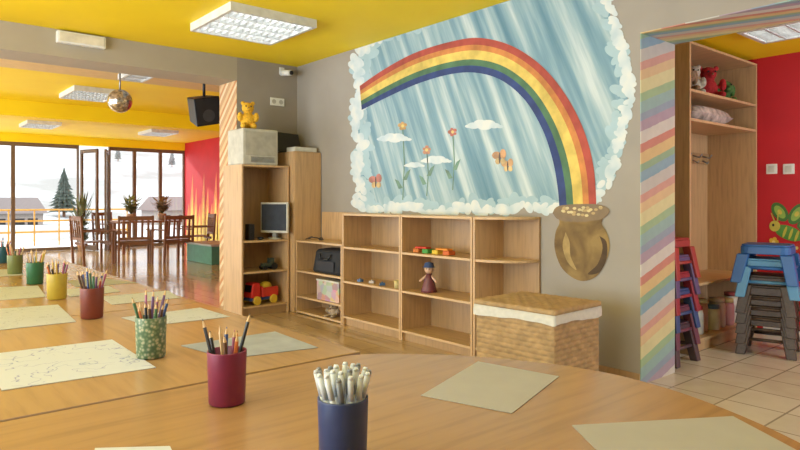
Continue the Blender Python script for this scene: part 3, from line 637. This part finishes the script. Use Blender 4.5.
MB().box(-0.126,0.126,-0.206,0.206,0.191,0.21).obj('lid',col((196,192,180)),parent=s,bevel=0.003)
plush('plush_toy','small brown and blue plush toy on the bottom shelf',(3.6,5.32,0.031),[((p[0],p[1],p[2]*0.58),(r[0],r[1],r[2]*0.6)) for p,r in bear],(170,150,130),(0.02,-0.05,0.108,0.006),rot=math.radians(-70),vox=0.006)
# foam toys on shelf
for (u,c) in ((419,(200,112,40)),(428,(70,150,70)),(438,(220,184,54)),(449,(210,104,50))):
    y,z=PX(u,252,3.6); MB().prism([(-0.04,-0.035),(0.04,-0.035),(0.05,0),(0.04,0.035),(-0.04,0.035)],0,0.035).obj('foam_block',col(c,0.7),loc=(3.6,y,0.7605),bevel=0.006,label='small foam toy block on the middle shelf',cat='toy block',group='foam blocks on the shelf')
for (u,c) in ((423,(206,64,44)),(444,(226,142,50))):
    y,z=PX(u,247,3.6); MB().prism([(-0.03,-0.07),(0.03,-0.07),(0.035,0.07),(-0.03,0.07)],0,0.015).obj('foam_strip',col(c,0.7),loc=(3.6,y,0.796),bevel=0.004,label='flat foam strip resting on foam blocks',cat='toy')
for k,(u,c) in enumerate(((362,(80,110,150)),(372,(190,180,170)),(384,(70,100,140)))):
    y,z=PX(u,283,3.6); y=min(4.97,max(4.2,y)); s=thing('toy_brick','small plastic toy brick on a lower shelf','toy brick',(3.58+0.02*(k%2),y,0.4305),k*0.5,group='toy bricks on the lower shelf')
    MB().box(-0.02,0.02,-0.025,0.025,0,0.024).obj('block',col(c),parent=s,bevel=0.003); MB().cyl((0,0,0.024),(0,0,0.032),0.01,n=10).obj('stud',col(c),parent=s)
def doll(loc,dress,hat,rot,label,sc=1):
    s=thing('doll',label,'doll',loc,rot); s.scale=(sc,sc,sc)
    MB().lathe([(0.001,0.0),(0.055,0.0),(0.05,0.02),(0.03,0.09),(0.018,0.125),(0.001,0.13)],20).obj('dress',col(dress),parent=s)
    b=MB().sph((0,0,0.155),(0.032,0.032,0.034)); b.cyl((0,0,0.12),(0,0,0.14),0.012,n=10); b.cyl((0.01,0,0.115),(0.06,-0.02,0.07),0.01,0.008,n=8); b.cyl((-0.01,0,0.115),(-0.06,-0.02,0.07),0.01,0.008,n=8); b.obj('body',col((210,170,142)),parent=s,remesh=0.004)
    MB().lathe([(0.045,0.168),(0.034,0.172),(0.03,0.195),(0.001,0.205)],18).obj('hat',col(hat),parent=s)
    for q in (-0.011,0.011): MB().sph((q,-0.031,0.158),0.004,n=6,k=4).obj('eye',M['black'],parent=s)
y,z=PX(429,290,3.62); doll((3.62,y,0.431),(110,56,66),(70,90,130),math.radians(-60),'small doll in dark red dress with blue hat on shelf',1.25)
MB().lathe([(0.001,0.0),(0.025,0.0),(0.03,0.07),(0.027,0.07),(0.022,0.005),(0.001,0.005)],18).obj('small_cup',col((200,184,130)),loc=(3.56,4.27,0.4305),label='small pale plastic cup on the lower shelf',cat='cup')
# ------------------------------------------------------------ far room things
r=ray(120,101); t=7.6; c=(r[0]*t,r[1]*t,H+r[2]*t)
s=thing('disco_ball','mirrored disco ball hanging from the ceiling','disco ball',c)
MB().sph((0,0,0),0.14,n=24,k=16).obj('ball',mat('mirror_tiles',(210,204,190),0.2,0.9,var=0.4,scale=30),parent=s)
for p in s.children[0].data.polygons: p.use_smooth=False
MB().cyl((0,0,0.13),(0,0,ZC-c[2]-0.02),0.01,n=8).cyl((0,0,ZC-c[2]-0.025),(0,0,ZC-c[2]-0.001),0.06,n=16).obj('rod',M['metal'],parent=s)
r=ray(204,110); t=7.75; c=(r[0]*t,r[1]*t,H+r[2]*t)
s=thing('loudspeaker','black loudspeaker hung tilted from the ceiling on a bracket','speaker',c)
rm=Matrix.Rotation(math.radians(-4),4,'Z')@Matrix.Rotation(math.radians(-12),4,'Y')@Matrix.Rotation(math.radians(14),4,'X')
o=MB().hexa([(-0.16,-0.14,-0.17),(0.16,-0.14,-0.17),(0.13,0.18,-0.15),(-0.13,0.18,-0.15)],[(-0.16,-0.14,0.17),(0.16,-0.14,0.17),(0.13,0.18,0.15),(-0.13,0.18,0.15)]).obj('housing',M['black'],parent=s,bevel=0.01); o.matrix_local=rm
o=MB().box(-0.14,0.14,-0.146,-0.141,-0.15,0.15).obj('grille',mat('speaker_grille',(40,38,38),0.6,0.1),parent=s); o.matrix_local=rm
o=MB().cyl((0,-0.147,-0.05),(0,-0.15,-0.05),0.075,n=24).obj('woofer',mat('woofer_cone',(66,64,64),0.6),parent=s); o.matrix_local=rm
MB().cyl((0,0.0,0.16),(0,0.0,ZC-c[2]-0.001),0.018,n=8).obj('bracket',M['darkmetal'],parent=s)
def chair():
    s=thing('armchair','dark-stained wooden slatted armchair at the table','chair',group='armchairs around the far table')
    m=M['darkwood']; b=MB(); s.scale=(1.12,1.05,0.97)
    b.box(-0.26,0.26,-0.24,-0.20,0.38,0.43).box(-0.26,0.26,0.20,0.24,0.38,0.43)
    for k in range(6): b.box(-0.25,0.25,-0.195+k*0.066,-0.145+k*0.066,0.43,0.45)
    b.obj('seat',m,parent=s)
    for x in (-0.28,0.25):
        MB().box(x,x+0.035,-0.25,-0.21,0,0.64).obj('leg',m,parent=s)
        MB().hexa([(x,0.24,0),(x+.035,0.24,0),(x+.035,0.28,0),(x,0.28,0)],[(x,0.30,0.95),(x+.035,0.30,0.95),(x+.035,0.33,0.95),(x,0.33,0.95)]).obj('leg',m,parent=s)
        MB().box(x-0.015,x+0.05,-0.27,0.27,0.641,0.665).obj('armrest',m,parent=s)
    b=MB().box(-0.245,0.25,0.29,0.32,0.86,0.94).box(-0.245,0.25,0.265,0.29,0.48,0.53)
    for k in range(5): x=-0.21+k*0.096; b.hexa([(x,0.268,0.53),(x+.035,0.268,0.53),(x+.035,0.285,0.53),(x,0.285,0.53)],[(x,0.298,0.86),(x+.035,0.298,0.86),(x+.035,0.312,0.86),(x,0.312,0.86)])
    b.obj('backrest',m,parent=s); return s
c0=chair(); px=P(94,264,0); c0.location=(px[0],px[1],0); c0.rotation_euler=(0,0,math.radians(95))
for u,v,a in ((134,263,170),(171,261,190),(197,255,260),(112,249,30)):
    px=P(u,v,0); dup(c0,(px[0],px[1],0),math.radians(a))
px=P(148,252,0)
s=thing('dining_table','dark wooden table in the far room with plants','table',(px[0],px[1]+0.1,0))
MB().box(-0.7,0.7,-0.42,0.42,0.70,0.74).obj('table_top',M['darkwood'],parent=s,bevel=0.005)
for x in (-0.62,0.62):
    for y in (-0.35,0.35): MB().box(x-.03,x+.03,y-.03,y+.03,0,0.70).obj('leg',M['darkwood'],parent=s)
tx,ty=s.location.x,s.location.y
def plant(loc,label,hh,n,c=(120,110,60)):
    s=thing('potted_plant',label,'plant',loc)
    MB().lathe([(0.001,0),(0.07,0),(0.10,0.15),(0.10,0.16),(0.085,0.16),(0.08,0.14),(0.001,0.14)],20).obj('pot',col((170,130,100)),parent=s)
    b=MB()
    for i in range(n):
        a=random.uniform(0,6.28); L=random.uniform(0.2,hh); sp=random.uniform(0.05,0.34)
        p0=Vector((0,0,0.14)); p1=Vector((math.cos(a)*sp*.4,math.sin(a)*sp*.4,0.14+L*.7)); p2=Vector((math.cos(a)*sp,math.sin(a)*sp,0.14+L))
        w=Vector((-math.sin(a),math.cos(a),0))*0.03
        b.cyl(p0,p1,0.004,n=5,m=1)
        b.add([p1,p1.lerp(p2,.4)+w,p2,p1.lerp(p2,.4)-w],[(0,1,2,3)],0)
        for k in range(3):
            q=p0.lerp(p1,0.4+0.2*k); aa=a+random.uniform(-1.5,1.5); e=q+Vector((math.cos(aa)*.13,math.sin(aa)*.13,.05)); ww=Vector((-math.sin(aa),math.cos(aa),0))*0.03
            b.add([q,q.lerp(e,.5)+ww,e,q.lerp(e,.5)-ww],[(0,1,2,3)],0)
    b.obj('foliage',[col(c,0.7),col((90,80,40))],parent=s)
plant((tx-0.35,ty,0.741),'potted plant with thin leaves on the dark table',0.5,50,(130,130,76))
plant((tx+0.4,ty+.1,0.741),'potted plant with brownish leaves on the dark table',0.48,50,(150,118,76))
plant((tx-1.1,ty+1.3,0.0),'tall potted plant standing near the glass wall',1.35,80,(112,116,76))
px=P(206,264,0)
s=thing('green_bench','low green box bench with grey top','bench',(px[0]+0.3,px[1]+0.35,0))
MB().box(-0.3,0.3,-0.6,0.6,0,0.34).obj('body',col((70,120,96)),parent=s,bevel=0.01); MB().box(-0.32,0.32,-0.62,0.62,0.341,0.38).obj('seat',col((160,156,146)),parent=s,bevel=0.008)
s=thing('flame_mural','yellow and orange flames painted on the red wall','mural')
for k in range(9):
    b=MB()
    y0=14.75+k*0.25; h=1.15+0.45*math.sin(k*2.1)
    for q,(sc,off) in enumerate(((1,0.002),(0.62,0.003))):
        vs=[(6.6-off,y0-0.18*sc,0.0),(6.6-off,y0+0.18*sc,0.0),(6.6-off,y0+0.14*sc,0.4+h*.4*sc),(6.6-off,y0-0.05*sc,0.4+h*sc),(6.6-off,y0-0.1*sc,0.4+h*.5*sc)]
        b.add(vs,[(4,3,2,1,0)],q)
    b.obj('painted_flame',[col((232,130,54)),col((244,210,90))],parent=s)
# ------------------------------------------------------------ hallway
CX0,CX1,CY0,CY1=4.88,6.19,2.3,2.745; cz=2.43
th=thing('coat_cabinet','tall beech coat cabinet with bench, hooks and open shelves','cabinet',(5.5,2.5,0))
def hb(n,x0,x1,y0,y1,z0,z1,m=M['woodv']): return MB().box(x0-5.5,x1-5.5,y0-2.5,y1-2.5,z0,z1).obj(n,m,parent=th,bevel=0.002)
hb('side_panel',CX0,4.905,CY0,CY1,0,cz);hb('side_panel',CX1-.022,CX1,CY0,CY1,0,cz)
hb('back_panel',4.905,CX1-.022,CY1-.01,CY1-.001,0.02,cz-.02,M['woodv'])
hb('top_board',CX0,CX1,CY0,CY1,cz,cz+.02,M['wood'])
for z in (2.08,1.85,0.545,0.10): hb('shelf',4.905,CX1-.022,CY0+.002,CY1-.01,z-.022,z,M['wood'])
hb('plinth',4.905,CX1-.022,CY0+.02,CY0+.035,0,0.075)
hb('hook_rail',4.92,6.15,CY1-.03,CY1-.011,1.55,1.65,M['woodd'])
for k in range(6):
    x=5.02+k*0.2-5.5; MB().tube([(x,0.215,1.62),(x,0.15,1.60),(x,0.13,1.63)],0.007).tube([(x,0.215,1.58),(x,0.17,1.55),(x,0.16,1.57)],0.006).obj('hook',M['metal'],parent=th)
plush('plush_toy','grey-brown plush dog on the top cabinet shelf',(5.10,2.47,2.082),dog,(140,114,88),deye,rot=math.radians(-35),sc=1.2)
plush('plush_toy','white and grey plush toy on the top cabinet shelf',(5.32,2.48,2.082),bear,(190,182,166),eye,rot=math.radians(-45),sc=1.15)
def cap(s): MB().lathe([(0.055,0.19),(0.05,0.21),(0.03,0.235),(0.001,0.245)],16).obj('hat',col((60,110,60)),parent=s)
plush('plush_toy','large red plush toy with green hat on shelf',(5.60,2.48,2.082),[((p[0]*1.5,p[1]*1.2,p[2]*1.08),tuple(q*1.15 for q in r)) for p,r in bear],(170,36,40),(0.026,-0.06,0.2,0.007),rot=math.radians(-40),extra=cap,sc=1.18)
plush('plush_toy','small green plush dog on the top cabinet shelf',(5.92,2.5,2.082),dog,(80,120,60),deye,rot=math.radians(-40),sc=1.1)
s=thing('cushion','pale patterned cushion bag on the second cabinet shelf','cushion',(5.45,2.5,1.852))
b=MB(); nn=14; vs=[];
for sgn in (1,-1):
    for j in range(nn+1):
        for i in range(nn+1):
            a=-1+2*i/nn;c_=-1+2*j/nn; hgt=0.075*((1-a**4)*(1-c_**4))**0.5
            vs.append((a*0.36,c_*0.15,0.075+sgn*hgt))
fs=[];w_=nn+1
for q in range(2):
    for j in range(nn):
        for i in range(nn):
            k=q*w_*w_+j*w_+i; fc=(k,k+1,k+w_+1,k+w_); fs.append(fc if q==0 else fc[::-1])
b.add(vs,fs,0,True).obj('cover',mat('cushion_fabric',(190,176,166),0.85,var=0.3,scale=14),parent=s)
def bin_(x,w,c,label,z=0.101):
    s=thing('storage_bin',label,'storage bin',(x,2.5,z))
    MB().hexa([(-w/2+.02,-.14,0),(w/2-.02,-.14,0),(w/2-.02,.14,0),(-w/2+.02,.14,0)],[(-w/2,-.16,.24),(w/2,-.16,.24),(w/2,.16,.24),(-w/2,.16,.24)]).obj('body',col(c,0.35),parent=s,bevel=0.008)
    MB().box(-w/2-.01,w/2+.01,-.17,.17,.241,.262).obj('lid',col(tuple(min(255,int(k*1.1)) for k in c)),parent=s,bevel=0.006)
bin_(5.03,0.20,(166,60,60),'red plastic storage bin under the bench')
def jar(x,y,r,h,c,lc,label):
    s=thing('storage_jar',label,'jar',(x,y,0.101),group='jars under the bench')
    MB().lathe([(0.001,0),(r*.9,0),(r,0.015),(r,h*.85),(r*.85,h),(0.001,h)],20).obj('body',col(c,0.3),parent=s)
    MB().lathe([(0.001,h+.001),(r*.9,h+.001),(r*.9,h+.03),(0.001,h+.032)],20).obj('lid',col(lc),parent=s)
for k,(x,y,r,h,c,lc) in enumerate(((5.24,2.42,.06,.2,(206,204,196),(170,60,60)),(5.38,2.45,.065,.24,(200,150,140),(220,216,206)),(5.53,2.41,.06,.18,(214,206,186),(90,120,160)),(5.68,2.44,.07,.22,(190,186,178),(214,210,200)),(5.84,2.42,.06,.2,(186,130,130),(200,180,120)),(6.0,2.45,.065,.24,(206,200,186),(150,70,70)))):
    jar(x,y,r,h,c,lc,'small plastic storage jar with lid under the bench')
# stools
def stool(c,name,label,woven_=False,group='stacked stools',sk=0.262,lw=0.022):
    s=thing(name,label,'stool',group=group)
    m=mat(name+'_plastic_%d'%c[0],c,0.45,var=0.18 if woven_ else 0.04,scale=50 if woven_ else 10,bump=0.3 if woven_ else 0)
    pl=[]; r=0.05; h=0.14
    for (sx,sy,a0) in ((1,1,0),(-1,1,90),(-1,-1,180),(1,-1,270)):
        for k in range(5): t=math.radians(a0+k*22.5); pl.append((sx*(h-r)+r*math.cos(t),sy*(h-r)+r*math.sin(t)))
    b=MB().prism(pl,0.285,0.30); b.prism([(x*1.04,y*1.04) for x,y in pl],sk,0.2849)
    b.obj('seat',m,parent=s,bevel=0.005)
    for sx in (-1,1):
        for sy in (-1,1):
            def q(cx,z,w): return [(sx*cx-w,sy*cx-w,z),(sx*cx+w,sy*cx-w,z),(sx*cx+w,sy*cx+w,z),(sx*cx-w,sy*cx+w,z)]
            MB().hexa(q(0.16,0,lw),q(0.122,min(sk,0.262),lw+0.004)).obj('leg',m,parent=s,bevel=0.006)
    b=MB()
    for k in range(4):
        a=k*math.pi/2; ca,sa=round(math.cos(a)),round(math.sin(a))
        b.cyl((ca*.148-sa*.13,sa*.148+ca*.13,0.12),(ca*.148+sa*.13,sa*.148-ca*.13,0.12),0.013,n=8)
    b.obj('stretcher',m,parent=s); return s
px=P(768,352,0)
s=stool((70,52,40),'brown_stool','brown woven-look plastic stool in a stack',True,sk=0.225,lw=0.032); s.location=(px[0],px[1],0); s.rotation_euler=(0,0,0.25); s.scale=(1.08,1.08,1)
for k in range(1,5): c=dup(s,(px[0],px[1],0.08*k),0.25)
s=stool((84,140,178),'blue_stool','light blue plastic stool on top of the stack',sk=0.24,lw=0.03); s.location=(px[0],px[1],0.45); s.rotation_euler=(0,0,0.3); s.scale=(1.15,1.15,1)
s=stool((42,94,156),'blue_stool','blue plastic stool topping the stack',sk=0.225,lw=0.032); s.location=(px[0],px[1],0.56); s.rotation_euler=(0,0,0.2); s.scale=(1.2,1.2,1)
qx,qy=4.60,2.36
s=stool((80,62,70),'dark_stool','dark plastic stool at the base of a stack',group='stools stacked by the doorway',sk=0.235,lw=0.03); s.location=(qx,qy,0)
for k,(cc,l) in enumerate((((110,62,80),'purple plastic stool stacked by the striped jamb'),((60,80,130),'blue plastic stool stacked by the striped jamb'),((150,50,60),'red plastic stool stacked by the striped jamb'),((96,80,120),'violet plastic stool stacked by the striped jamb'),((160,60,54),'bright red plastic stool topping the stack'))):
    s=stool(cc,'small_stool',l,group='stools stacked by the doorway',sk=0.235,lw=0.03); s.location=(qx,qy,0.125*(k+1))
# switches
for u,nm,lb in ((772,'light_switch','white light switch on the red wall'),(789,'wall_outlet','white power outlet on the red wall')):
    y,z=PX(u,169,6.2); s=thing(nm,lb,'switch' if u==772 else 'outlet',(6.199,y,z))
    MB().box(-0.012,0,-0.045,0.045,-0.045,0.045).obj('plate',M['white'],parent=s,bevel=0.004)
    MB().box(-0.017,-0.0125,-0.025,0.025,-0.03,0.03).obj('rocker' if u==772 else 'socket',col((214,212,204)),parent=s,bevel=0.002)
# winged bug decoration on red wall
def rp_(pts,off,b,m):
    vs=[(6.2-off,)+PX(u,v,6.2) for u,v in pts]; n=len(vs)
    ar=sum(vs[i][1]*vs[(i+1)%n][2]-vs[(i+1)%n][1]*vs[i][2] for i in range(n)); idx=list(range(n))
    if ar>0: idx.reverse()
    b.add(vs,[idx],m)
s=thing('wall_decoration','green winged bug with yellow and red details on the red wall','wall decoration')
def ell(cx,cy,rx,ry,a,n=16):
    return [(cx+rx*math.cos(t*2*math.pi/n)*math.cos(a)-ry*math.sin(t*2*math.pi/n)*math.sin(a),cy+rx*math.cos(t*2*math.pi/n)*math.sin(a)+ry*math.sin(t*2*math.pi/n)*math.cos(a)) for t in range(n)]
for i,(cx,cy,rx,ry,a) in enumerate(((780,212,11,7,0.9),(797,214,12,7,2.2),(806,226,9,6,0.1))):
    b=MB(); rp_(ell(cx,cy,rx,ry,a),0.003+i*.0004,b,0); rp_(ell(cx,cy,rx*.7,ry*.6,a),0.0042+i*.0002,b,1); rp_(ell(cx,cy,rx*.25,ry*.3,a),0.0048+i*.0002,b,2); b.obj('wing',[col((70,120,50)),col((150,186,80)),col((220,200,80))],parent=s)
b=MB(); rp_(ell(789,233,15,7,0.35),0.0055,b,0)
for k in range(3): rp_(ell(785+k*6,232+k*2,1.4,6,0.35),0.0058,b,1)
b.obj('body',[col((90,150,60)),col((200,190,70))],parent=s)
b=MB(); rp_(circ(775,226,5.5,5.5,14),0.006,b,0); rp_([(774,221),(771,213),(772,213),(775.5,221)],0.006,b,0); rp_([(777,221),(778,212),(779,212),(778.5,221)],0.0061,b,0); b.obj('head',[col((206,190,80))],parent=s)
b=MB(); rp_(circ(773.5,225,1.2,1.5),0.0065,b,0); b.obj('eye',[M['black']],parent=s)
for cx,cy,c in ((774,242,(226,186,60)),(797,248,(200,60,50))):
    b=MB()
    for k in range(5): rp_(circ(cx+3*math.cos(k*1.257),cy+3*math.sin(k*1.257),2.2,2.2,8),0.0065+k*0.0001,b,0)
    rp_(circ(cx,cy,1.8,1.8,8),0.0075,b,1); b.obj('painted_flower',[col(c),col((240,220,140))],parent=s)
# ------------------------------------------------------------ lights, world, camera
def area(name,loc,dirv,sx,sy,pw,c=(1,1,1)):
    l=bpy.data.lights.new(name,'AREA'); l.shape='RECTANGLE'; l.size=sx; l.size_y=sy; l.energy=pw; l.color=c
    o=bpy.data.objects.new(name,l); S.collection.objects.link(o); o.location=loc; o.rotation_euler=Vector(dirv).to_track_quat('-Z','Y').to_euler(); return o
CO=(0.78,0.89,1.0)
area('side_window_light',(-4.7,3.0,1.5),(1,0,0),5.5,2.2,340,CO)
area('ceiling_fill_light',(-4.0,2.5,0.4),(0.5,0.05,1),6.0,2.0,320,CO)  # added upward fill to brighten the yellow ceiling, no real source
area('table_fill_light',(0.5,1.6,2.7),(0,0,-1),1.2,2.4,32,(0.70,0.84,1.0))  # unseen cool fill added above the tables against the yellow bounce
area('far_side_light',(-4.7,12,1.5),(1,0,0),8,2.2,360,CO)
area('far_ceiling_fill_light',(-4.0,11,0.4),(0.6,0.0,1),8,2.0,400,CO)  # same added upward fill, for the far room's ceiling
area('hall_fill_light',(5.0,-1.5,1.6),(0,1,0.1),1.8,1.8,85,CO)  # fill added to brighten the hallway, not one of its fixtures
sun=bpy.data.lights.new('sun','SUN'); sun.energy=3.0; sun.angle=math.radians(2); sun.color=(1,0.95,0.88)
so=bpy.data.objects.new('sun',sun); S.collection.objects.link(so); so.rotation_euler=Vector((0.35,-0.75,-0.42)).to_track_quat('-Z','Y').to_euler()
w=bpy.data.worlds.new('world'); S.world=w; w.use_nodes=True
w.node_tree.nodes['Background'].inputs[0].default_value=(0.92,0.96,1,1); w.node_tree.nodes['Background'].inputs[1].default_value=2.9
cam=bpy.data.cameras.new('camera'); cam.lens=F/800*36; cam.sensor_width=36; cam.shift_y=-24/800; cam.clip_start=0.02; cam.clip_end=500
co=bpy.data.objects.new('camera',cam); S.collection.objects.link(co); co.location=(0,0,H); co.rotation_euler=(math.radians(90),0,-math.atan2(S40,C40)); S.camera=co
S.view_settings.view_transform='Standard'
